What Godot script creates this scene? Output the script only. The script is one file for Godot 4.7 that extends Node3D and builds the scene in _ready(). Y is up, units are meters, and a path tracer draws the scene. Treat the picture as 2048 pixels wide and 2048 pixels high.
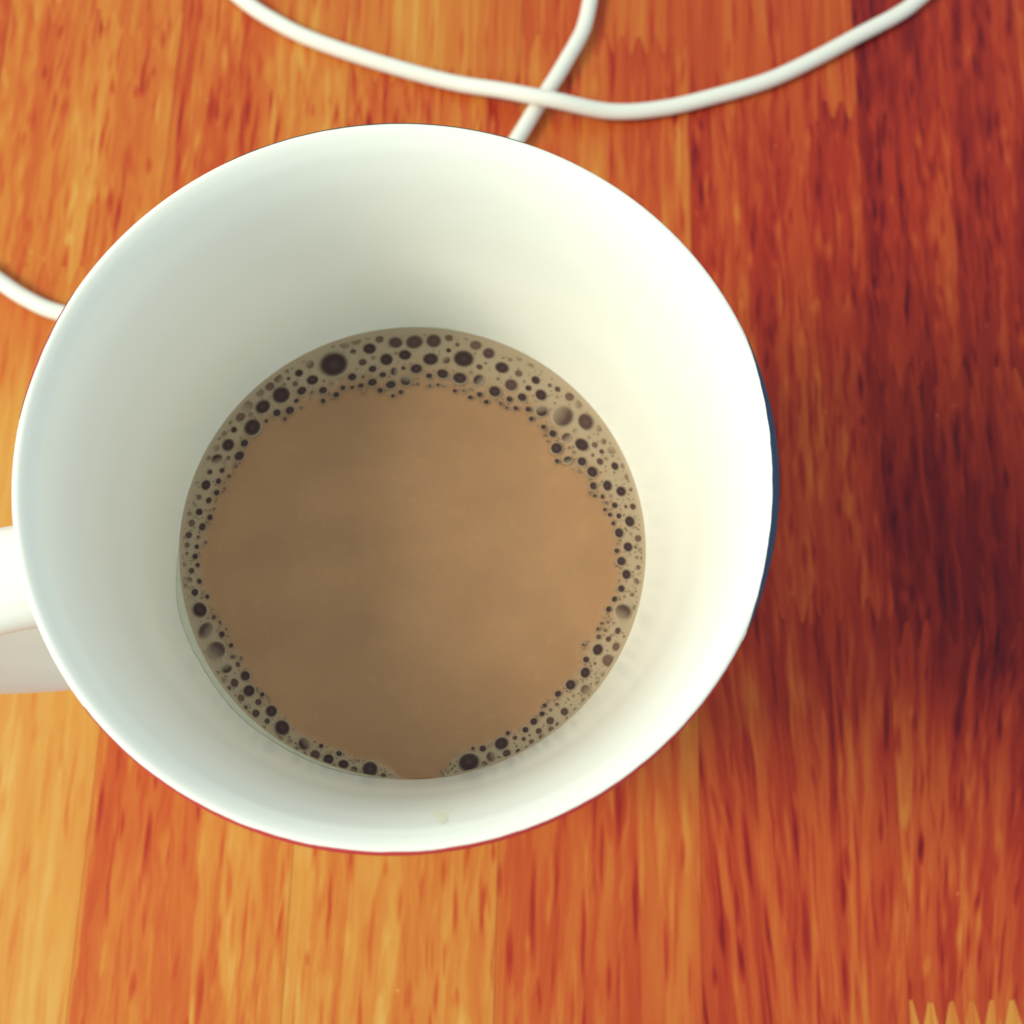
extends Node3D
# A white mug of milky coffee on a glossy tabletop of finger-jointed staves, a white cable looped behind it.
# Lengths in the builders are millimetres; MM turns them into metres. y = 0 is the tabletop, the mug stands at the origin.

const MM := 0.001
const STAVE := 37.16         # width of a stave
const TX0 := -133.2          # what the wood texture covers
const TX1 := 164.08
const TZ0 := -172.0
const TZ1 := 102.0
const LEVEL := 49.8          # height of the coffee

var rng := RandomNumberGenerator.new()
var noise := FastNoiseLite.new()
var clouds := FastNoiseLite.new()
var used := {}


func numbered(called: String) -> String:
	var n: int = used.get(called, 0)
	used[called] = n + 1
	return called if n == 0 else "%s_%03d" % [called, n]


func put(called: String, m: Mesh, mat: Material, parent: Node = null) -> MeshInstance3D:
	var o := MeshInstance3D.new()
	o.name = numbered(called)
	o.mesh = m
	if mat:
		o.material_override = mat
	(parent if parent else self).add_child(o, true)
	return o


func thing(called: String, label: String, category: String, at := Vector3.ZERO) -> Node3D:
	var o := Node3D.new()
	o.name = numbered(called)
	o.position = at
	o.set_meta("label", label)
	o.set_meta("category", category)
	add_child(o, true)
	return o


func lin(r: float, g: float, b: float) -> Color:
	return Color(r, g, b).linear_to_srgb()


# a grid of points, rows by columns, as one smooth mesh; colours are linear
func sheet(rows: Array, close_u := false, close_v := false, colors: Array = [], flip := false) -> ArrayMesh:
	var st := SurfaceTool.new()
	st.begin(Mesh.PRIMITIVE_TRIANGLES)
	var nr := rows.size()
	var nc: int = rows[0].size()
	for i in nr:
		for j in nc:
			if colors.size():
				st.set_color(colors[i][j])
			st.add_vertex(rows[i][j] * MM)
	for i in (nr if close_v else nr - 1):
		for j in (nc if close_u else nc - 1):
			var a := i * nc + j
			var b := i * nc + (j + 1) % nc
			var c := ((i + 1) % nr) * nc + j
			var d := ((i + 1) % nr) * nc + (j + 1) % nc
			for k in ([a, c, b, b, c, d] if flip else [a, b, c, b, d, c]):
				st.add_index(k)
	st.generate_normals()
	return st.commit()


func smooth_path(p: Array, steps: int) -> Array:
	var out := []
	var n := p.size()
	for i in n - 1:
		var a = p[maxi(i - 1, 0)]
		var d = p[mini(i + 2, n - 1)]
		for k in steps:
			out.append(p[i].cubic_interpolate(p[i + 1], a, d, float(k) / steps))
	out.append(p[n - 1])
	return out


func ring(r: float, y: float, n: int) -> Array:
	var out := []
	for j in n:
		var a := TAU * j / n
		out.append(Vector3(cos(a) * r, y, sin(a) * r))
	return out


# ------------------------------------------------------------------ wood

func ramp(stops: Array, t: float) -> Color:
	for i in stops.size() - 1:
		if t <= stops[i + 1][0]:
			return stops[i][1].lerp(stops[i + 1][1], clampf((t - stops[i][0]) / (stops[i + 1][0] - stops[i][0]), 0.0, 1.0))
	return stops[-1][1]


func stretched(seed_: int, freq: float, w: int, h: int, cells: int, octaves := 3) -> PackedByteArray:
	var f := FastNoiseLite.new()
	f.seed = seed_
	f.noise_type = FastNoiseLite.TYPE_SIMPLEX_SMOOTH
	f.fractal_octaves = octaves
	f.frequency = freq
	var im := f.get_image(w, cells, false, false, false)
	im.convert(Image.FORMAT_L8)
	im.resize(w, h, Image.INTERPOLATE_CUBIC)
	return im.get_data()


# each row of staves: [where it ends (z), tone from 0 dark maroon to 1 pale yellow, how much it varies]
func stave_rows() -> Array:
	return [
		[[-150, .55, .14], [-58, .52, .14], [40, .70, .12], [400, .7, .12]],
		[[-128, .63, .12], [-66, .65, .14], [140, .83, .09, .62], [400, .8, .1]],
		[[-151, .65, .13], [150, .67, .15, .64, .63], [400, .7, .12]],
		[[-117, .675, .11], [120, .635, .15, .55, .71], [400, .7, .12]],
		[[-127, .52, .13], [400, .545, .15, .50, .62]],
		[[-113, .49, .13, .49, .52], [-2, .39, .15, .40, .44], [150, .51, .15, .40], [400, .5, .12]],  # this row and the two after: red wood, shade and vignette added in tone
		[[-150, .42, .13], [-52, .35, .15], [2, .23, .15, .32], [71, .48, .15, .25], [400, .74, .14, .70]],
		[[-96, .35, .15], [22, .26, .15], [110, .44, .15], [400, .5, .12]],
	]


func wood_texture() -> ImageTexture:
	var w := 1536
	var h := 1072
	var sx := (TX1 - TX0) / w
	var sz := (TZ1 - TZ0) / h
	var broad := stretched(11, 0.014, w, h, 30)
	var streak := stretched(23, 0.040, w, h, 60, 4)
	var fine := stretched(37, 0.17, w, h, 120, 3)
	var patch := stretched(51, 0.006, w, h, 260, 3)
	var wob := stretched(67, 0.008, w, h, 120, 2)
	var jag := stretched(83, 0.05, w, h, 420, 2)
	var tone := PackedFloat32Array()
	tone.resize(w * h)
	var rows := stave_rows()
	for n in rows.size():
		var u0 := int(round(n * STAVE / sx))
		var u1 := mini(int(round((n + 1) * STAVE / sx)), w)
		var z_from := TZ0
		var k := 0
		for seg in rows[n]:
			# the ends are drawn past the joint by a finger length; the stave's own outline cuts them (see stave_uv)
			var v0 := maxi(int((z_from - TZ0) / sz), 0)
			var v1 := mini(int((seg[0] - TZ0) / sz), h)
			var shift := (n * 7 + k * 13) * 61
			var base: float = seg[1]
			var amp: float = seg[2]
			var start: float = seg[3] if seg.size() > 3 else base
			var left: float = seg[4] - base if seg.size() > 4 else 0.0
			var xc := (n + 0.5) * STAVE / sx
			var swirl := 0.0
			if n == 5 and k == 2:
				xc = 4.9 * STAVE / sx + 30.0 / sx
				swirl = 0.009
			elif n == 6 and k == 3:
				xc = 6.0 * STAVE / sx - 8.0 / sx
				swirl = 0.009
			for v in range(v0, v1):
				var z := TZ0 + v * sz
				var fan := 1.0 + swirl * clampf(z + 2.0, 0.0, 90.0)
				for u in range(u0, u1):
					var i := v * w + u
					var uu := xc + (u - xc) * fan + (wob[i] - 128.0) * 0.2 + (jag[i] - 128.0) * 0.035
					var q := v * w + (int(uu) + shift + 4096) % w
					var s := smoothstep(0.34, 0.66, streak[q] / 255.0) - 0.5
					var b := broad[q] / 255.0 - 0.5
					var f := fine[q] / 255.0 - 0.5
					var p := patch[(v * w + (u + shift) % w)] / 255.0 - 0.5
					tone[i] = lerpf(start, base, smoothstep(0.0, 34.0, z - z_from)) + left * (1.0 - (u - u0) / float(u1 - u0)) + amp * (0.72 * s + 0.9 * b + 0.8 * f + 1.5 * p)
			# pores and flecks: slim dark and pale strokes along the grain
			var area := (u1 - u0) * sx * (v1 - v0) * sz
			for c in int(area / 15.0):
				var cu := rng.randf_range(u0, u1)
				var cv := rng.randf_range(v0, v1)
				var pale := rng.randf() < 0.3
				var hw := (0.12 + 0.55 * pow(rng.randf(), 1.8)) * (1.6 if pale else 1.0) / sx
				var hl := rng.randf_range(1.2, 4.0) * rng.randf_range(1.0, 2.4) / sz
				var depth := rng.randf_range(0.03, 0.09) if pale else -rng.randf_range(0.04, 0.15)
				depth *= clampf(amp / 0.13, 0.6, 1.3)
				var zc := TZ0 + cv * sz
				var lean := rng.randf_range(-0.05, 0.05)
				if swirl > 0.0:
					lean -= (cu - xc) * swirl / (1.0 + swirl * clampf(zc + 2.0, 0.0, 90.0)) * sz
				for v in range(maxi(int(cv - hl), v0), mini(int(cv + hl), v1)):
					var along := (v - cv) / hl
					var half := hw * (1.0 - along * along)
					var mid := cu + lean * (v - cv) + (wob[v * w + clampi(int(cu), 0, w - 1)] - 128.0) * 0.05 + (jag[v * w + clampi(int(cu), 0, w - 1)] - 128.0) * 0.02
					for u in range(maxi(int(mid - half - 1.0), u0), mini(int(mid + half + 2.0), u1)):
						tone[v * w + u] += depth * (1.0 - smoothstep(half * 0.45, half + 1.4, absf(u - mid))) * (1.0 - along * along)
			z_from = seg[0]
			k += 1
	# grains of dust and a few pale nicks in the varnish
	for c in 46:
		var du := rng.randi_range(3, w - 4)
		var dv := rng.randi_range(3, h - 4)
		for e in [[0, 0, .3], [1, 0, .22], [0, 1, .2], [1, 1, .12], [-1, 0, .1]]:
			tone[(dv + e[1]) * w + du + e[0]] += e[2]
	var stops := [
		[0.0, Color(.072, .003, .011)], [0.22, Color(.20, .010, .013)], [0.4, Color(.40, .034, .017)], [0.54, Color(.53, .093, .024)],
		[0.68, Color(.60, .192, .037)], [0.82, Color(.645, .305, .064)], [1.0, Color(.69, .44, .145)],
	]
	var table := PackedByteArray()
	for i in 256:
		var col := ramp(stops, i / 255.0).linear_to_srgb()
		table.append_array([int(col.r * 255), int(col.g * 255), int(col.b * 255)])
	var bytes := PackedByteArray()
	bytes.resize(w * h * 3)
	for i in w * h:
		var t := clampi(int(tone[i] * 255.0), 0, 255) * 3
		bytes[i * 3] = table[t]
		bytes[i * 3 + 1] = table[t + 1]
		bytes[i * 3 + 2] = table[t + 2]
	return ImageTexture.create_from_image(Image.create_from_data(w, h, false, Image.FORMAT_RGB8, bytes))


func finger_line(x0: float, x1: float, z: float, salt: int) -> Array:
	# the zigzag where two staves are finger-jointed end to end, from x0 to x1
	var out := []
	var n := 10
	var step := (x1 - x0) / n
	noise.seed = salt
	for i in n:
		var r := noise.get_noise_1d(i * 37.0 + salt * 11.0) * 2.2
		var a := x0 + i * step
		out.append(Vector2(a + step * 0.02, z - 2.3 + r * 0.4))
		out.append(Vector2(a + step * 0.16, z - 2.5 + r * 0.4))
		out.append(Vector2(a + step * 0.46, z + 2.3 + r))
		out.append(Vector2(a + step * 0.60, z + 2.3 + r * 0.8))
		out.append(Vector2(a + step * 0.94, z - 2.4 + r * 0.4))
	out[0].x = x0
	out.append(Vector2(x1, z - 2.3))
	return out


func stave_mesh(x0: float, x1: float, z0: float, z1: float, near: bool, far_cut: bool, salt0: int, salt1: int, v_lo: float, v_hi: float) -> ArrayMesh:
	var gap := 0.035
	var poly := PackedVector2Array()
	if near:
		for p in finger_line(x0 + gap, x1 - gap, z0, salt0):
			poly.append(p + Vector2(0, gap))
	else:
		poly.append_array([Vector2(x0 + gap, z0), Vector2(x1 - gap, z0)])
	if far_cut:
		var far_line := finger_line(x0 + gap, x1 - gap, z1, salt1)
		far_line.reverse()
		for p in far_line:
			poly.append(p - Vector2(0, gap))
	else:
		poly.append_array([Vector2(x1 - gap, z1), Vector2(x0 + gap, z1)])
	var tri := Geometry2D.triangulate_polygon(poly)
	var st := SurfaceTool.new()
	st.begin(Mesh.PRIMITIVE_TRIANGLES)
	var uv := func(p: Vector2) -> Vector2:
		return Vector2((p.x - TX0) / (TX1 - TX0), (clampf(p.y, v_lo, v_hi) - TZ0) / (TZ1 - TZ0))
	for i in range(0, tri.size(), 3):
		var a := poly[tri[i]]
		var b := poly[tri[i + 1]]
		var c := poly[tri[i + 2]]
		if (b - a).cross(c - a) < 0.0:
			var s := b
			b = c
			c = s
		for p in [a, b, c]:
			st.set_normal(Vector3.UP)
			st.set_uv(uv.call(p))
			st.add_vertex(Vector3(p.x, 0, p.y) * MM)
	var n := poly.size()
	for i in n:
		var a := poly[i]
		var b := poly[(i + 1) % n]
		var out := Vector3(b.y - a.y, 0, a.x - b.x).normalized()
		for q in [[a, 0.0], [a, -22.0], [b, 0.0], [b, 0.0], [a, -22.0], [b, -22.0]]:
			st.set_normal(out)
			st.set_uv(uv.call(q[0]))
			st.add_vertex(Vector3(q[0].x, q[1], q[0].y) * MM)
	return st.commit()


func build_table() -> void:
	var t := thing("table", "glossy orange-brown tabletop of finger-jointed wooden staves under the mug", "table")
	var m := StandardMaterial3D.new()
	m.albedo_texture = wood_texture()
	m.roughness = 0.3
	m.metallic_specular = 0.3
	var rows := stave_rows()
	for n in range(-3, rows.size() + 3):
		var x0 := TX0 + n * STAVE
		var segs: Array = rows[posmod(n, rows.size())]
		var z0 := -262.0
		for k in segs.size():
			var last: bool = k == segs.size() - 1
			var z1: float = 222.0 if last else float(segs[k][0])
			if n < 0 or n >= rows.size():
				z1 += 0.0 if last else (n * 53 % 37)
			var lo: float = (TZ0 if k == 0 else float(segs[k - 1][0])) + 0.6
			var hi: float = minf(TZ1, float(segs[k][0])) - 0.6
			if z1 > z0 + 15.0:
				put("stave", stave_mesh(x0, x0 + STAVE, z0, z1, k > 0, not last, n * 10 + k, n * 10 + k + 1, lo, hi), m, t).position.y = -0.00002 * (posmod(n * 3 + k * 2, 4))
			z0 = z1


# ------------------------------------------------------------------ mug

func mug_profile() -> Array:
	var pts := [
		Vector2(0, 8), Vector2(12, 8), Vector2(22, 8.6), Vector2(27.5, 10.5), Vector2(30.2, 14), Vector2(31.6, 20), Vector2(32.9, 31), Vector2(34.2, 42),
		Vector2(35.2, 50), Vector2(36.2, 58), Vector2(37.1, 65), Vector2(38.2, 72), Vector2(39.3, 79), Vector2(40.7, 85), Vector2(42.3, 89.2), Vector2(43.4, 90.9),
		Vector2(44.2, 91.7), Vector2(44.75, 91.97), Vector2(45.15, 91.85), Vector2(45.38, 91.45), Vector2(45.4, 90.8), Vector2(45.15, 88.6),
		Vector2(44.6, 85.5), Vector2(43.3, 79.5), Vector2(42.0, 72), Vector2(40, 58), Vector2(37.8, 42), Vector2(35.4, 26), Vector2(33.4, 13.5), Vector2(31.9, 5.5),
		Vector2(31, 1.6), Vector2(30.2, .25), Vector2(29.2, 0), Vector2(28.2, .35), Vector2(27.4, 1.8), Vector2(20, 2.4), Vector2(0, 2.6)]
	return smooth_path(pts, 5)


func inner_radius(y: float) -> float:
	var p := mug_profile()
	for i in p.size() - 1:
		if p[i].y <= y and p[i + 1].y >= y and p[i].x > 20.0:
			return lerpf(p[i].x, p[i + 1].x, inverse_lerp(p[i].y, p[i + 1].y, y))
	return 35.0


# a band of colour on the outside of the lip between two bearings (degrees, 0 towards +x, 90 towards +z)
func rim_band(from: float, to: float, wide: float, ragged: float) -> ArrayMesh:
	var prof := mug_profile()
	var side := []
	for p in prof:
		if p.x > 43.5 and p.y > 66.0:
			side.append(p)
	var start := 0
	for i in side.size():
		if side[i].x >= 44.0 and side[i].y > 91.0:
			start = i
			break
	side = side.slice(start)
	var reach := [0.0]
	for i in range(1, side.size()):
		reach.append(reach[-1] + side[i].distance_to(side[i - 1]))
	var at := func(s: float) -> Vector2:
		for i in range(1, reach.size()):
			if s <= reach[i]:
				return side[i - 1].lerp(side[i], (s - reach[i - 1]) / (reach[i] - reach[i - 1]))
		return side[-1]
	var rows := []
	var n := int(absf(to - from) * 2.5)
	noise.seed = 5
	for i in n + 1:
		var f := float(i) / n
		var a := deg_to_rad(lerpf(from, to, f))
		# the first edge climbs over the lip most in the middle of the stroke
		var top: float = 1.5 - wide * pow(sin(PI * clampf(f, 0.004, 0.996)), 0.55) + ragged * noise.get_noise_1d(i * 9.0)
		var row := []
		for k in 27:
			var s: float = lerpf(maxf(top, 0.0), 9.0 + 0.5 * sin(f * 9.0), pow(k / 26.0, 2.0))
			var p: Vector2 = at.call(s)
			var q: Vector2 = at.call(s + 0.05)
			var nrm := Vector2(-(q.y - p.y), q.x - p.x).normalized()
			p += nrm * 0.07
			row.append(Vector3(cos(a) * p.x, p.y, sin(a) * p.x))
		rows.append(row)
	return sheet(rows, false, false, [], true)


# a thin dried film on the inner wall between two bearings; the top edge is uneven
func wall_film(from: float, to: float, low: float, high: float, salt: int) -> ArrayMesh:
	var rows := []
	var n := int(absf(to - from) * 1.5)
	noise.seed = salt
	for i in n + 1:
		var f := float(i) / n
		var a := deg_to_rad(lerpf(from, to, f))
		var crest := low + (high - low) * pow(sin(PI * f), 0.6) * (0.85 + 0.35 * noise.get_noise_1d(i * 2.2)) + 0.25 * noise.get_noise_1d(i * 19.0)
		var row := []
		for k in 6:
			var y := lerpf(low, maxf(crest, low + 0.02), k / 5.0)
			var r := inner_radius(y) - 0.06
			row.append(Vector3(cos(a) * r, y, sin(a) * r))
		rows.append(row)
	return sheet(rows, false, false, [], true)


func handle_mesh() -> ArrayMesh:
	var bearing := deg_to_rad(165.0)
	var path := smooth_path([Vector2(41.6, 75.2), Vector2(45, 75.9), Vector2(52, 77.0), Vector2(61, 75.5), Vector2(68, 69), Vector2(70.5, 58), Vector2(68, 45), Vector2(60, 33), Vector2(49, 26), Vector2(41, 23), Vector2(34.6, 21.5)], 8)
	var rows := []
	for i in path.size():
		var p: Vector2 = path[i]
		var q: Vector2 = path[mini(i + 1, path.size() - 1)] - path[maxi(i - 1, 0)]
		q = q.normalized()
		var up := Vector2(-q.y, q.x)
		var f := float(i) / (path.size() - 1)
		var flare := 1.0 + 0.22 * pow(maxf(0.0, f * 2.0 - 1.0), 6.0)
		var row := []
		for j in 28:
			var a := TAU * j / 28
			var e := Vector2(signf(cos(a)) * pow(absf(cos(a)), 0.95) * 6.8 * flare, signf(sin(a)) * pow(absf(sin(a)), 1.0) * 5.0 * flare)
			var rr := p.x + up.x * e.y
			var yy := p.y + up.y * e.y
			row.append(Vector3(cos(bearing) * rr - sin(bearing) * e.x, yy, sin(bearing) * rr + cos(bearing) * e.x))
		rows.append(row)
	return sheet(rows, true, false, [], true)


func band_color(r: float, g: float, b: float) -> StandardMaterial3D:
	var m := StandardMaterial3D.new()
	m.albedo_color = lin(r, g, b)
	m.roughness = 0.3
	return m


func build_mug() -> void:
	var mug := thing("mug", "white glazed mug of milky coffee with a blue stroke on its rim", "mug")
	var glaze := StandardMaterial3D.new()
	glaze.albedo_color = lin(.915, .925, .875)
	glaze.roughness = 0.22
	glaze.metallic_specular = 0.5
	# the glaze is not quite even
	var waves := FastNoiseLite.new()
	waves.seed = 8
	waves.frequency = 0.02
	var ripple := NoiseTexture2D.new()
	ripple.width = 256
	ripple.height = 256
	ripple.seamless = true
	ripple.as_normal_map = true
	ripple.bump_strength = 2.0
	ripple.noise = waves
	glaze.normal_enabled = true
	glaze.normal_texture = ripple
	glaze.normal_scale = 0.06
	glaze.uv1_triplanar = true
	glaze.uv1_scale = Vector3(22, 22, 22)
	var rows := []
	for p in mug_profile():
		rows.append(ring(maxf(p.x, 0.01), p.y, 180))
	put("body", sheet(rows, true, false, [], true), glaze, mug)
	put("handle", handle_mesh(), glaze, mug)
	var blue := put("rim_band", rim_band(-22.6, 25.4, 1.0, 0.08), band_color(.010, .028, .085), mug)
	blue.set_meta("label", "blue painted stroke on the outer rim")
	var red := put("rim_band", rim_band(27.0, 138.0, .40, 0.08), band_color(.55, .03, .04), mug)  # narrow red line along the outer edge of the lip
	red.set_meta("label", "thin red line on the outer rim nearest the viewer")
	var red2 := put("rim_band", rim_band(-176.0, -154.0, .40, 0.08), band_color(.55, .03, .04), mug)
	red2.set_meta("label", "short thin red line on the outer rim by the handle")
	var dark := put("rim_band", rim_band(-122.0, -72.0, .40, 0.08), band_color(.015, .03, .035), mug)
	dark.set_meta("label", "thin dark painted line on the outer rim facing the cable")
	var film := StandardMaterial3D.new()
	film.albedo_color = lin(.70, .735, .62)
	film.roughness = 0.4
	put("milk_film", wall_film(178, 92, LEVEL - 0.5, LEVEL + 6.0, 3), film, mug)
	var tint := StandardMaterial3D.new()
	tint.albedo_color = lin(.60, .61, .40)
	tint.roughness = 0.35
	put("milk_film", wall_film(-5, -184, LEVEL - 0.5, LEVEL + 1.1, 9), tint, mug)
	var faint := StandardMaterial3D.new()
	faint.albedo_color = lin(.85, .83, .70)
	faint.roughness = 0.4
	put("coffee_smear", wall_film(82.5, 79.5, 85.5, 90.6, 21), faint, mug)


# ------------------------------------------------------------------ coffee

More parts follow.
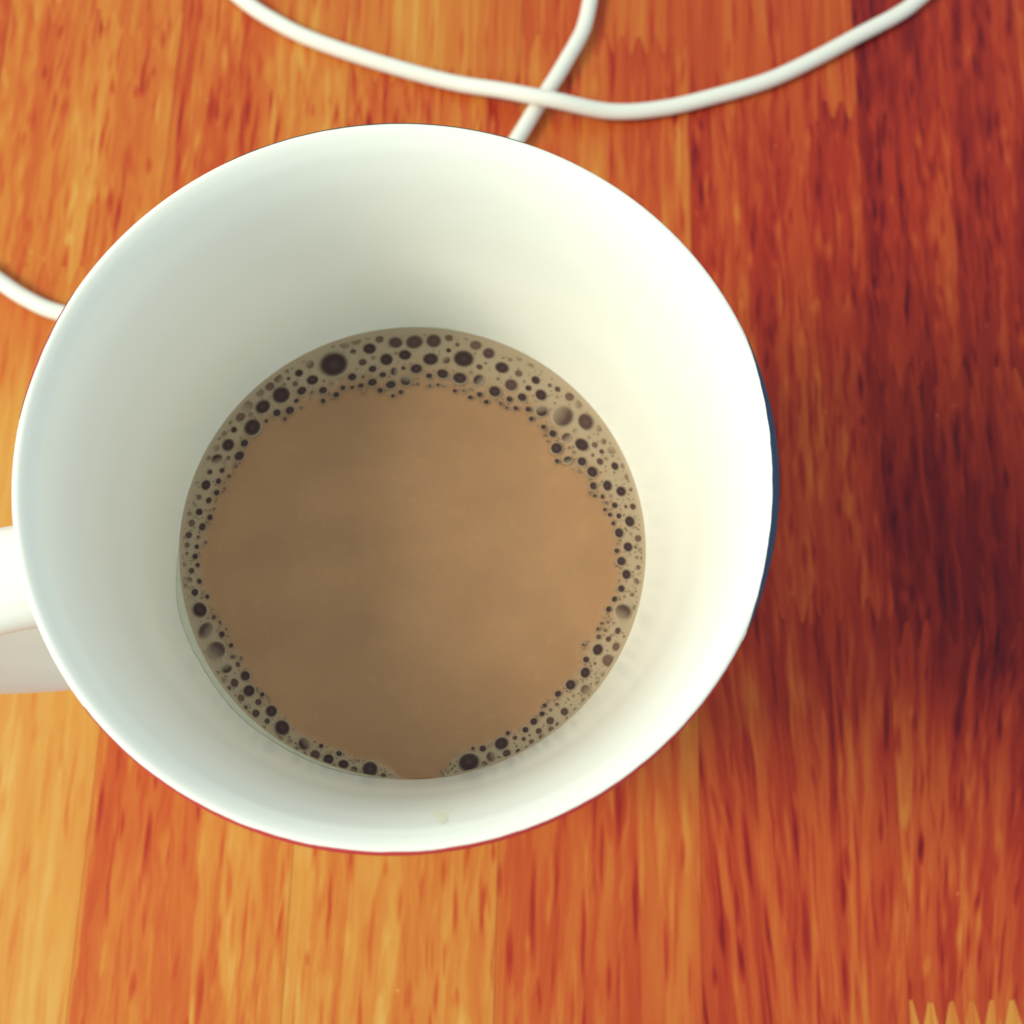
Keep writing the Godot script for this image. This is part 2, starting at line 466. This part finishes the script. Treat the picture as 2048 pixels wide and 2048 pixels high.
# bubbles of the foam: bearing in degrees, distance from the mug's axis, radius, how dark (thin) the film is
func bubble_list() -> Array:
	return [
	-133.6,31.74,1.47,1.00, -139.6,32.26,1.21,1.00, -146.0,31.25,1.41,1.00, -123.8,30.93,0.93,1.00, -125.9,33.07,0.67,1.00,
	-128.2,30.33,0.77,1.00, -122.2,33.42,0.71,0.55, -138.1,29.98,0.66,1.00, -134.8,28.90,0.74,1.00, -149.4,33.36,0.53,1.00,
	-153.8,32.73,1.03,1.00, -151.1,30.75,0.65,1.00, -155.1,30.33,0.82,1.00, -158.5,33.17,0.82,1.00, -131.3,29.48,0.41,1.00,
	-131.6,28.11,0.28,0.34, -137.8,28.39,0.38,0.68, -142.0,30.28,0.32,1.00, -129.1,33.24,0.32,0.68, -128.5,31.89,0.51,0.51,
	-131.2,34.14,0.77,0.34, -134.3,34.02,0.77,0.34, -137.3,34.27,0.70,0.24, -142.1,34.18,0.95,0.27, -145.6,33.76,0.78,0.34,
	-128.3,34.52,0.41,0.34, -151.6,34.26,0.48,0.17, -155.9,34.13,0.53,0.24, -157.0,31.71,0.37,0.41, -153.4,34.53,0.31,0.14,
	-131.1,32.84,0.39,0.17, -143.4,32.83,0.51,0.14, -148.3,34.56,0.35,0.10, -116.3,31.73,2.23,1.00, -122.7,28.60,0.67,1.00,
	-125.8,29.16,0.36,0.68, -119.7,26.93,0.54,1.00, -124.5,27.05,0.46,1.00, -116.7,27.55,0.46,1.00, -112.6,28.69,0.71,1.00,
	-113.8,27.05,0.35,0.86, -110.9,26.86,0.48,1.00, -109.3,28.20,0.32,0.52, -105.8,29.08,0.65,1.00, -106.9,26.87,0.75,1.00,
	-108.2,30.56,0.65,0.70, -109.9,32.68,0.50,1.00, -105.3,32.52,1.02,0.91, -111.5,34.37,0.81,0.28, -108.3,34.31,0.76,0.28,
	-102.1,33.83,0.68,0.46, -97.9,32.90,1.07,0.82, -92.7,32.82,1.31,0.80, -87.4,33.15,1.21,0.71, -101.1,30.21,1.07,1.00,
	-95.5,30.69,0.99,1.00, -103.0,27.78,0.54,0.88, -99.2,28.03,0.67,0.89, -96.2,28.48,0.36,1.00, -92.1,28.29,0.94,1.00,
	-87.8,30.02,1.20,1.00, -104.9,25.26,0.49,1.00, -100.9,25.91,0.80,1.00, -95.6,26.34,0.93,1.00, -87.8,27.20,0.52,1.00,
	-83.5,27.77,0.91,1.00, -100.8,24.01,0.33,1.00, -97.7,24.50,0.41,1.00, -91.6,25.75,0.23,0.73, -87.1,25.57,0.35,1.00,
	-84.5,25.84,0.28,0.87, -82.3,25.83,0.28,0.57, -114.5,34.85,0.39,0.21, -105.1,34.45,0.39,0.18, -104.8,30.91,0.39,0.21,
	-110.6,29.77,0.28,0.21, -110.9,25.66,0.28,0.42, -121.0,29.92,0.23,0.34, -119.8,29.09,0.23,0.31, -98.2,31.13,0.39,0.18,
	-99.7,34.68,0.39,0.18, -82.9,31.88,0.42,0.98, -83.4,34.02,0.66,0.38, -83.1,30.20,0.65,0.76, -78.1,30.95,1.59,0.89,
	-75.9,33.69,0.92,0.39, -71.8,33.03,0.98,0.68, -80.8,33.11,0.39,0.38, -72.9,30.36,0.50,0.79, -66.7,31.60,1.07,0.98,
	-77.7,27.63,1.10,1.00, -71.7,28.22,0.93,1.00, -65.3,27.46,1.01,1.00, -61.8,29.68,1.06,0.84, -61.7,32.00,0.63,0.42,
	-56.6,32.51,0.72,0.87, -56.9,30.75,0.52,0.95, -52.7,31.01,0.97,0.97, -56.8,28.88,0.75,0.91, -59.8,27.49,0.54,0.89,
	-69.5,25.99,0.49,0.89, -78.2,25.35,0.36,1.00, -75.1,25.67,0.36,0.78, -72.2,25.02,0.41,1.00, -66.2,25.31,0.45,1.00,
	-61.6,26.12,0.32,0.76, -59.0,26.03,0.31,0.68, -56.3,26.78,0.44,1.00, -52.8,27.87,0.52,0.89, -49.2,29.02,1.00,1.00,
	-49.9,26.95,0.46,0.95, -45.1,27.30,0.46,1.00, -50.3,33.48,0.49,0.67, -52.6,33.18,0.36,0.35, -48.8,32.42,0.31,0.27,
	-63.7,34.27,0.52,0.17, -65.7,33.44,0.39,0.16, -66.3,29.68,0.33,0.37, -74.8,29.06,0.36,0.20, -78.8,34.52,0.40,0.19,
	-60.2,34.43,0.52,0.11, -71.6,31.31,0.24,0.40, -73.2,26.30,0.28,0.36, -48.1,31.45,0.19,0.36, -59.1,31.28,0.26,0.30,
	-43.6,30.78,1.76,0.84, -38.3,33.00,1.35,0.68, -46.5,33.84,0.75,0.37, -43.4,33.97,0.67,0.21, -41.4,27.67,0.64,0.91,
	-37.8,28.97,0.79,0.83, -33.3,30.30,1.12,1.00, -36.6,26.67,0.99,1.00, -31.2,27.09,0.71,1.00, -28.7,28.93,0.76,1.00,
	-32.7,25.56,0.42,0.95, -31.4,32.05,0.51,0.50, -28.8,32.48,0.41,0.65, -27.9,33.93,0.64,0.30, -26.4,31.48,0.57,0.60,
	-23.6,33.31,0.63,1.00, -24.4,29.67,0.93,1.00, -20.2,28.95,0.63,1.00, -19.0,31.07,0.83,1.00, -16.4,32.84,0.83,0.90,
	-17.1,28.69,0.30,0.90, -16.2,29.79,0.35,1.00, -34.4,28.37,0.31,0.45, -32.4,28.57,0.31,0.45, -29.1,30.92,0.32,0.60,
	-31.1,33.51,0.49,0.40, -34.8,34.11,0.58,0.20, -38.0,30.73,0.41,0.15, -34.0,31.97,0.31,0.20, -42.8,26.49,0.26,0.38,
	-40.5,26.24,0.23,0.53, -16.3,34.41,0.35,0.40, -19.7,34.51,0.51,0.15, -12.9,31.32,0.50,1.00, -12.0,32.98,0.29,0.70,
	-11.7,34.04,0.50,0.75, -14.1,30.12,0.30,0.50, -12.2,29.65,0.30,1.00, -10.4,30.29,0.37,1.00, -9.7,31.63,0.44,0.90,
	-7.8,33.16,0.85,0.95, -7.7,30.58,0.35,0.85, -27.0,27.57,0.28,0.30, -18.5,28.03,0.23,0.35, -15.8,31.10,0.30,0.25,
	-26.5,32.53,0.33,0.15, -22.9,34.56,0.44,0.15, -4.8,31.32,0.77,1.00, -0.8,32.58,0.76,0.90, -3.1,34.17,0.56,0.40,
	0.4,30.87,0.42,0.95, 3.3,31.63,0.74,0.90, -0.8,33.76,0.27,0.35, -0.1,34.46,0.37,0.15, 1.9,33.95,0.30,0.25,
	2.0,34.72,0.30,0.20, 4.5,34.27,0.37,0.50, 6.8,32.57,0.76,0.85, 8.2,34.16,0.49,0.35, 10.9,32.16,0.56,0.90,
	11.7,33.92,0.39,0.55, 14.2,31.50,0.46,0.95, 12.8,32.86,0.27,0.30, 17.4,31.09,0.48,0.95, 16.9,33.26,1.27,0.80,
	14.9,34.79,0.42,0.25, 21.9,30.85,0.26,0.70, 20.9,31.64,0.24,0.35, 23.8,30.67,0.31,0.70, 23.1,31.77,0.34,0.65,
	22.0,33.50,0.50,0.80, 25.7,31.27,0.39,0.80, 25.0,32.73,0.45,0.70, 29.6,29.89,0.33,0.85, 20.5,32.49,0.24,0.20,
	-4.4,33.09,0.30,0.20, -1.7,30.88,0.22,0.25, 8.9,31.49,0.22,0.25, 22.7,34.75,0.24,0.35, 28.9,32.05,0.86,0.95,
	25.9,34.23,0.63,0.50, 30.0,34.17,0.94,0.35, 32.9,31.35,0.50,0.95, 35.9,32.37,0.82,0.90, 40.9,31.85,0.82,1.00,
	39.3,33.96,0.77,0.50, 45.0,31.44,0.52,0.95, 49.8,31.40,0.35,0.95, 47.2,32.51,0.33,0.60, 49.3,32.48,0.27,0.40,
	46.9,33.98,0.61,0.75, 51.7,32.15,0.43,0.85, 54.6,32.36,0.57,0.90, 51.1,33.66,0.61,0.80, 50.2,34.73,0.32,0.65,
	57.6,32.72,0.48,0.90, 54.9,33.90,0.48,0.65, 52.2,34.70,0.43,0.50, 62.0,31.90,0.35,0.90, 60.9,32.97,0.35,0.80,
	59.1,33.73,0.34,0.60, 57.8,34.65,0.40,0.35, 55.1,34.81,0.47,0.50, 64.6,32.87,1.02,1.00, 69.5,32.55,0.51,1.00,
	71.9,32.11,0.29,0.70, 73.8,33.86,1.49,0.90, 68.2,34.03,0.73,0.70, 64.4,34.46,0.60,0.65, 61.7,34.89,0.37,0.60,
	61.5,34.14,0.16,0.60, 70.4,34.76,0.53,0.35, 59.5,34.97,0.27,0.30, 57.4,33.69,0.19,0.35, 47.5,34.97,0.24,0.40,
	44.6,34.82,0.30,0.25, 41.6,34.75,0.38,0.20, 36.1,34.74,0.36,0.20, 32.4,32.75,0.25,0.35, 42.5,33.25,0.25,0.20,
	39.8,35.01,0.22,0.25, 33.5,34.62,0.39,0.10, 162.8,31.80,0.36,0.91, 159.9,33.29,1.16,0.88, 154.3,33.37,1.17,0.83,
	148.4,33.16,1.34,0.81, 156.8,31.69,0.38,0.82, 154.9,31.10,0.24,0.62, 151.6,31.50,0.49,1.00, 147.7,31.02,0.37,0.86,
	144.9,31.57,0.44,0.83, 143.3,30.74,0.29,0.62, 142.2,31.61,0.37,0.80, 142.9,33.24,0.72,0.93, 138.5,31.72,0.76,1.00,
	138.8,33.53,0.65,0.73, 134.8,32.67,0.90,1.00, 131.7,31.68,0.37,0.95, 131.0,32.82,0.51,0.62, 134.8,34.17,0.55,0.37,
	132.3,34.62,0.37,0.47, 138.6,34.56,0.32,0.45, 143.4,34.64,0.28,0.31, 141.1,34.62,0.44,0.18, 129.5,34.22,0.60,0.77,
	126.9,32.54,0.89,1.00, 126.1,34.02,0.43,0.74, 122.1,33.49,1.16,1.00, 125.7,34.97,0.27,0.30, 152.4,30.64,0.18,0.63,
	162.9,32.65,0.26,0.32, -162.5,33.32,0.45,0.84, -161.0,31.68,0.45,1.00, -158.4,30.00,0.25,0.62, -161.8,30.31,0.32,0.84,
	-166.2,33.12,0.81,0.92, -164.2,31.54,0.49,1.00, -165.7,30.27,0.27,0.56, -167.5,31.19,0.49,0.99, -169.8,33.56,0.44,0.39,
	-170.1,32.01,0.49,0.96, -172.2,30.88,0.24,0.57, -173.7,32.99,0.59,0.87, -174.8,31.24,0.49,1.00, -176.9,33.79,0.56,0.44,
	-177.7,32.13,0.61,0.95, 179.9,34.02,0.55,0.59, 179.4,32.57,0.32,0.37, 177.3,34.14,0.43,0.45, 176.8,32.69,0.40,1.00,
	178.0,31.40,0.27,0.45, 175.1,34.15,0.27,0.53, 174.2,32.92,0.48,0.98, 171.8,32.57,0.38,0.91, 172.4,34.46,0.34,0.23,
	170.5,33.55,0.48,0.77, 168.2,33.95,0.45,0.46, 167.4,32.55,0.41,0.93, 166.8,34.68,0.38,0.19, 164.7,33.44,0.57,0.90,
	-174.5,34.39,0.37,0.14, -159.2,34.46,0.40,0.17, 115.3,33.80,0.91,1.00, 111.3,33.05,0.35,0.85, 111.7,34.51,0.73,0.70,
	108.3,34.41,0.80,0.85, 104.5,34.40,0.74,0.85, 106.4,33.15,0.43,1.00, 101.7,34.77,0.53,0.60, 98.0,34.24,1.17,0.95,
	94.6,34.85,0.39,0.70, 118.7,34.50,0.39,0.25, 121.0,34.84,0.43,0.30, 116.5,34.90,0.35,0.40, 106.7,34.90,0.35,0.25,
	114.1,34.96,0.27,0.20]


func bubble_mesh(dark: Color, foam: Color, lopsided: bool) -> ArrayMesh:
	# a popped cell of foam: a low lip round a shallow bowl, dark with coffee and the shade inside put into its colour; unit radius, in metres * 1000
	var rows := []
	var colors := []
	for s in [[1.10, .0, 0.0], [1.02, .10, 0.2], [.92, .09, .66], [.76, .08, 1.0], [.42, .07, 1.0], [.01, .065, .92]]:
		var row := []
		var cols := []
		for j in 16:
			var a := TAU * j / 16
			row.append(Vector3(cos(a) * s[0], s[1], sin(a) * s[0]))
			var k: float = s[2]
			if lopsided:  # half-lit variant: a pale crescent of light painted into the colour
				k *= clampf(0.8 - 0.5 * cos(a) * minf(s[0], 1.0), 0.4, 1.0)
			cols.append(foam.lerp(dark, k))
		rows.append(row)
		colors.append(cols)
	return sheet(rows, true, false, colors, true)


# the drink is not quite evenly stirred
func brew(brown: Color, x: float, z: float) -> Color:
	var sw := clouds.get_noise_2d(x + 3.0 * clouds.get_noise_2d(x * 1.5, z * 1.5 + 90.0), z * 1.2)
	var spot := clouds.get_noise_2d(x * 9.0 + 400.0, z * 9.0)
	var k := 1.0 + 0.13 * clampf(0.5 + sw * 1.1, 0.0, 1.0) + 0.07 * clampf((spot - 0.3) * 4.0, 0.0, 1.0)
	return Color(brown.r * k, brown.g * k, brown.b * k)


func build_coffee() -> void:
	var cup := thing("coffee", "milky brown coffee ringed by bubbly foam inside the white mug", "coffee", Vector3(0, LEVEL * MM, 0))
	var brown := Color(.335, .178, .087)
	var cream := Color(.39, .295, .195)
	var list := bubble_list()
	# how far the foam reaches in from the wall at each bearing
	var wall := inner_radius(LEVEL)
	var bins := 360
	var reach := PackedFloat32Array()
	reach.resize(bins)
	for i in range(0, list.size(), 4):
		var a: float = list[i]
		var d: float = wall - list[i + 1] + list[i + 2] + 0.25
		var half := rad_to_deg((list[i + 2] + 0.5) / list[i + 1])
		for k in range(int(a - half - 3), int(a + half + 4)):
			var fall := clampf(1.0 - maxf(absf(k - a) - half, 0.0) / 4.0, 0.0, 1.0)
			var b := posmod(k, bins)
			reach[b] = maxf(reach[b], d * fall)
	var soft := reach.duplicate()
	for i in bins:
		var sum := 0.0
		for k in range(-2, 3):
			sum += reach[posmod(i + k, bins)]
		soft[i] = sum / 5.0

	var liquid := StandardMaterial3D.new()
	liquid.vertex_color_use_as_albedo = true
	liquid.roughness = 0.28
	liquid.metallic_specular = 0.4
	clouds.seed = 77
	clouds.frequency = 0.045
	clouds.fractal_octaves = 4
	noise.seed = 78
	noise.frequency = 0.045
	var rows := []
	var cols := []
	var nr := 110
	for i in nr + 1:
		var f := float(i) / nr
		var r := lerpf(0.01, wall + 0.04, f)
		var row := []
		var col := []
		for j in 300:
			var a := TAU * j / 300
			var x := cos(a) * r
			var z := sin(a) * r
			var rise := 0.2 * exp((r - wall) / 0.3)
			row.append(Vector3(x, rise + 0.02 * noise.get_noise_2d(x * 5, z * 5), z))
			col.append(brew(brown, x, z))
		rows.append(row)
		cols.append(col)
	# down the wall to the bottom of the mug, a little inside the glaze
	for y in [44.0, 36.0, 28.0, 20.0, 15.0, 12.0]:
		var row := ring(inner_radius(y) - 0.25, y - LEVEL, 300)
		rows.append(row)
		var col := []
		for j in 300:
			col.append(brown)
		cols.append(col)
	rows.append(ring(0.01, 11.5 - LEVEL, 300))
	cols.append(cols[-1])
	put("liquid", sheet(rows, true, false, cols, true), liquid, cup)

	var foamy := StandardMaterial3D.new()
	foamy.vertex_color_use_as_albedo = true
	foamy.roughness = 0.4
	foamy.metallic_specular = 0.36
	rows = []
	cols = []
	var na := 720
	var steps := [0.0, .08, .2, .35, .5, .65, .78, .88, .95, 1.0]
	noise.seed = 31
	noise.frequency = 1.1
	noise.fractal_octaves = 3
	for i in steps.size():
		var row := []
		var col := []
		for j in na:
			var a := TAU * j / na
			var g := float(j) / na * bins
			var d := lerpf(soft[int(g) % bins], soft[(int(g) + 1) % bins], g - int(g))
			var thick := clampf(d / 1.2, 0.0, 1.0)
			d = maxf(d, 0.05) + 0.75 * thick
			var s: float = steps[i]
			var wave := noise.get_noise_2d(cos(a) * 40.0, sin(a) * 40.0)
			var r := wall + (0.09 if i == 0 else 0.0) - d * s * (1.0 + 0.10 * wave)
			var x := cos(a) * r
			var z := sin(a) * r
			var body := thick * (1.0 - smoothstep(0.4, 1.0, s))
			var y := 0.03 + body * 0.35 + 0.25 * exp((r - wall) / 0.16) - (0.05 if i == steps.size() - 1 else 0.0)
			row.append(Vector3(x, y + 0.03 * noise.get_noise_2d(x * 2.0, z * 2.0) * body, z))
			var fleck := 0.09 * noise.get_noise_2d(x * 3.0, z * 3.0)
			var share := clampf((1.0 - smoothstep(0.3, 0.98, s)) * (0.3 + 0.7 * thick) + fleck * thick, 0.0, 1.0)
			col.append(brew(brown, x, z).lerp(cream, share))
		rows.append(row)
		cols.append(col)
	var foam := put("foam", sheet(rows, true, false, cols, false), foamy, cup)

	var tones := [Color(.23, .155, .095), Color(.14, .080, .055), Color(.085, .044, .037), Color(.046, .021, .022)]
	var kinds := []
	for t in tones:
		kinds.append([bubble_mesh(t, cream, false), bubble_mesh(t, cream, true)])
	var order := []
	for i in range(0, list.size(), 4):
		order.append(i)
	order.sort_custom(func(p, q): return list[p + 2] > list[q + 2])
	rng.seed = 99
	var small := SurfaceTool.new()
	small.begin(Mesh.PRIMITIVE_TRIANGLES)
	var done := 0
	for i in order:
		var a := deg_to_rad(list[i])
		var r: float = list[i + 1]
		var size: float = list[i + 2]
		var dark: float = list[i + 3]
		var tone := 3 if dark > .84 else 2 if dark > .58 else 1 if dark > .32 else 0
		var odd := rng.randf() < (0.1 if dark > .84 else 0.4)
		var squeeze := rng.randf_range(0.9, 1.0)
		var turn := rng.randf_range(-0.3, 0.3)
		var x := Basis(Vector3.UP, -a + (turn if not odd else rng.randf() * TAU))
		var b := x * Basis.from_scale(Vector3(size * squeeze, minf(size, 1.2), size / squeeze))
		var y := foam_height(r, wall, size)
		var where := Transform3D(b, Vector3(cos(a) * r, y, sin(a) * r) * MM)
		if done < 290:
			var o := put("bubble", kinds[tone][1 if odd else 0], foamy, foam)
			o.transform = where
		else:
			small.append_from(kinds[tone][0], 0, where)
		done += 1
	# the finest froth between them
	for n in 1700:
		var a := rng.randf() * TAU
		var d: float = soft[int(rad_to_deg(a)) % bins] - 0.3
		if d < 0.5:
			continue
		var r := wall - 0.15 - rng.randf() * d
		var size := rng.randf_range(0.06, 0.17)
		var clear := true
		for i in range(0, list.size(), 4):
			var da: float = absf(angle_difference(deg_to_rad(list[i]), a)) * r
			if Vector2(da, list[i + 1] - r).length() < list[i + 2] * 1.1 + size:
				clear = false
				break
		if clear:
			small.append_from(kinds[rng.randi_range(0, 1)][0], 0, Transform3D(Basis.from_scale(Vector3(size, size, size)), Vector3(cos(a) * r, foam_height(r, wall, size), sin(a) * r) * MM))
	var froth := put("fine_bubbles", small.commit(), foamy, foam)
	froth.set_meta("kind", "stuff")


func foam_height(r: float, wall: float, size: float) -> float:
	return 0.40 + 0.25 * exp((r + size * 0.5 - wall) / 0.2)


# ------------------------------------------------------------------ cable

func build_cable() -> void:
	var o := thing("cable", "white round charging cable looped on the table behind the mug", "cable")
	var R := 1.7
	var p := [
		Vector3(-118.0, -60.00, -264.5), Vector3(-118.0, -12.00, -264.3), Vector3(-116.0, 1.60, -260.0), Vector3(-108.0, 1.70, -235.0), Vector3(-92.0, 1.70, -200.0),
		Vector3(-72.0, 1.70, -165.0), Vector3(-56.0, 1.70, -143.0), Vector3(-45.5, 1.70, -132.8), Vector3(-36.9, 1.70, -127.1), Vector3(-28.6, 1.70, -123.2),
		Vector3(-14.6, 1.70, -118.6), Vector3(0.5, 2.00, -114.5), Vector3(12.0, 4.00, -111.6), Vector3(22.3, 5.22, -109.1), Vector3(34.9, 2.75, -108.6),
		Vector3(46.4, 1.77, -110.6), Vector3(58.0, 1.70, -114.3), Vector3(69.8, 1.70, -118.9), Vector3(80.6, 1.70, -125.1), Vector3(90.3, 1.70, -131.5),
		Vector3(99.0, 1.70, -137.1), Vector3(104.0, 1.70, -141.3), Vector3(112.0, 1.70, -150.0), Vector3(121.0, 1.70, -166.0), Vector3(122.0, 1.70, -186.0),
		Vector3(108.0, 1.70, -202.0), Vector3(84.0, 1.70, -206.0), Vector3(58.0, 1.70, -196.0), Vector3(40.0, 1.70, -176.0), Vector3(32.0, 1.70, -154.0),
		Vector3(31.2, 1.70, -144.0), Vector3(30.5, 1.70, -137.1), Vector3(29.0, 1.70, -129.5), Vector3(25.6, 1.70, -121.8), Vector3(22.2, 1.70, -115.0),
		Vector3(18.9, 1.70, -108.9), Vector3(15.1, 1.70, -101.3), Vector3(9.0, 1.70, -90.0), Vector3(-4.0, 1.70, -76.0), Vector3(-22.0, 1.70, -65.0),
		Vector3(-42.0, 1.70, -58.0), Vector3(-60.0, 1.70, -54.5), Vector3(-75.6, 1.70, -57.0), Vector3(-82.8, 1.70, -59.8), Vector3(-88.6, 1.70, -63.4),
		Vector3(-95.0, 1.70, -68.0), Vector3(-106.0, 1.70, -77.0), Vector3(-122.0, 1.70, -92.0), Vector3(-142.0, 1.70, -112.0), Vector3(-166.0, 1.70, -132.0),
		Vector3(-192.0, 1.70, -146.0), Vector3(-225.0, 1.70, -156.0), Vector3(-240.0, 1.70, -160.0), Vector3(-244.3, -10.00, -161.0), Vector3(-244.5, -70.00, -161.0)]
	var path := smooth_path(p, 10)
	var rows := []
	for i in path.size():
		var q: Vector3 = (path[mini(i + 1, path.size() - 1)] - path[maxi(i - 1, 0)]).normalized()
		var side := q.cross(Vector3.UP)
		side = side.normalized() if side.length() > 0.05 else Vector3.RIGHT
		var up := side.cross(q)
		var row := []
		for j in 16:
			var a := TAU * j / 16
			row.append(path[i] + (side * cos(a) + up * sin(a)) * R)
		rows.append(row)
	var m := StandardMaterial3D.new()
	m.albedo_color = lin(.86, .87, .81)
	m.roughness = 0.42
	m.metallic_specular = 0.4
	put("sheath", sheet(rows, true, false, [], true), m, o)


func _ready() -> void:
	var cam := Camera3D.new()
	cam.name = "camera"
	add_child(cam)
	var eye := Vector3(9.076102, 228.557135, 44.189806) * MM
	cam.look_at_from_position(eye, eye + Vector3(0.030483, -0.963063, -0.267546), Vector3(-0.035442, 0.266461, -0.963194))
	var lens := CameraAttributesPhysical.new()
	lens.frustum_focal_length = 12.0 / tan(deg_to_rad(23.0))
	lens.frustum_focus_distance = 0.160
	lens.frustum_near = 0.01
	lens.frustum_far = 20.0
	lens.exposure_aperture = 16.0
	cam.attributes = lens
	cam.fov = 46.0
	cam.near = 0.01
	cam.far = 20.0
	cam.current = true

	var env := Environment.new()
	env.background_mode = Environment.BG_COLOR
	env.background_color = lin(.585, .68, .67)
	env.tonemap_mode = Environment.TONE_MAPPER_LINEAR
	env.tonemap_exposure = 1.0
	env.sdfgi_enabled = true
	env.ssao_enabled = true
	env.ssil_enabled = true
	var around := WorldEnvironment.new()
	around.name = "surroundings"
	around.environment = env
	add_child(around)

	# the window beside the table: a large soft light
	var window := AreaLight3D.new()
	window.name = "window_light"
	window.area_size = Vector2(0.32, 0.32)
	window.light_color = lin(1.0, .955, .75)
	window.light_energy = .90
	window.shadow_enabled = true
	window.area_range = 6.0
	add_child(window)
	window.look_at_from_position(Vector3(-.76, .72, .15), Vector3(0, .06, 0), Vector3.UP)

	rng.seed = 4
	build_table()
	build_mug()
	build_coffee()
	build_cable()
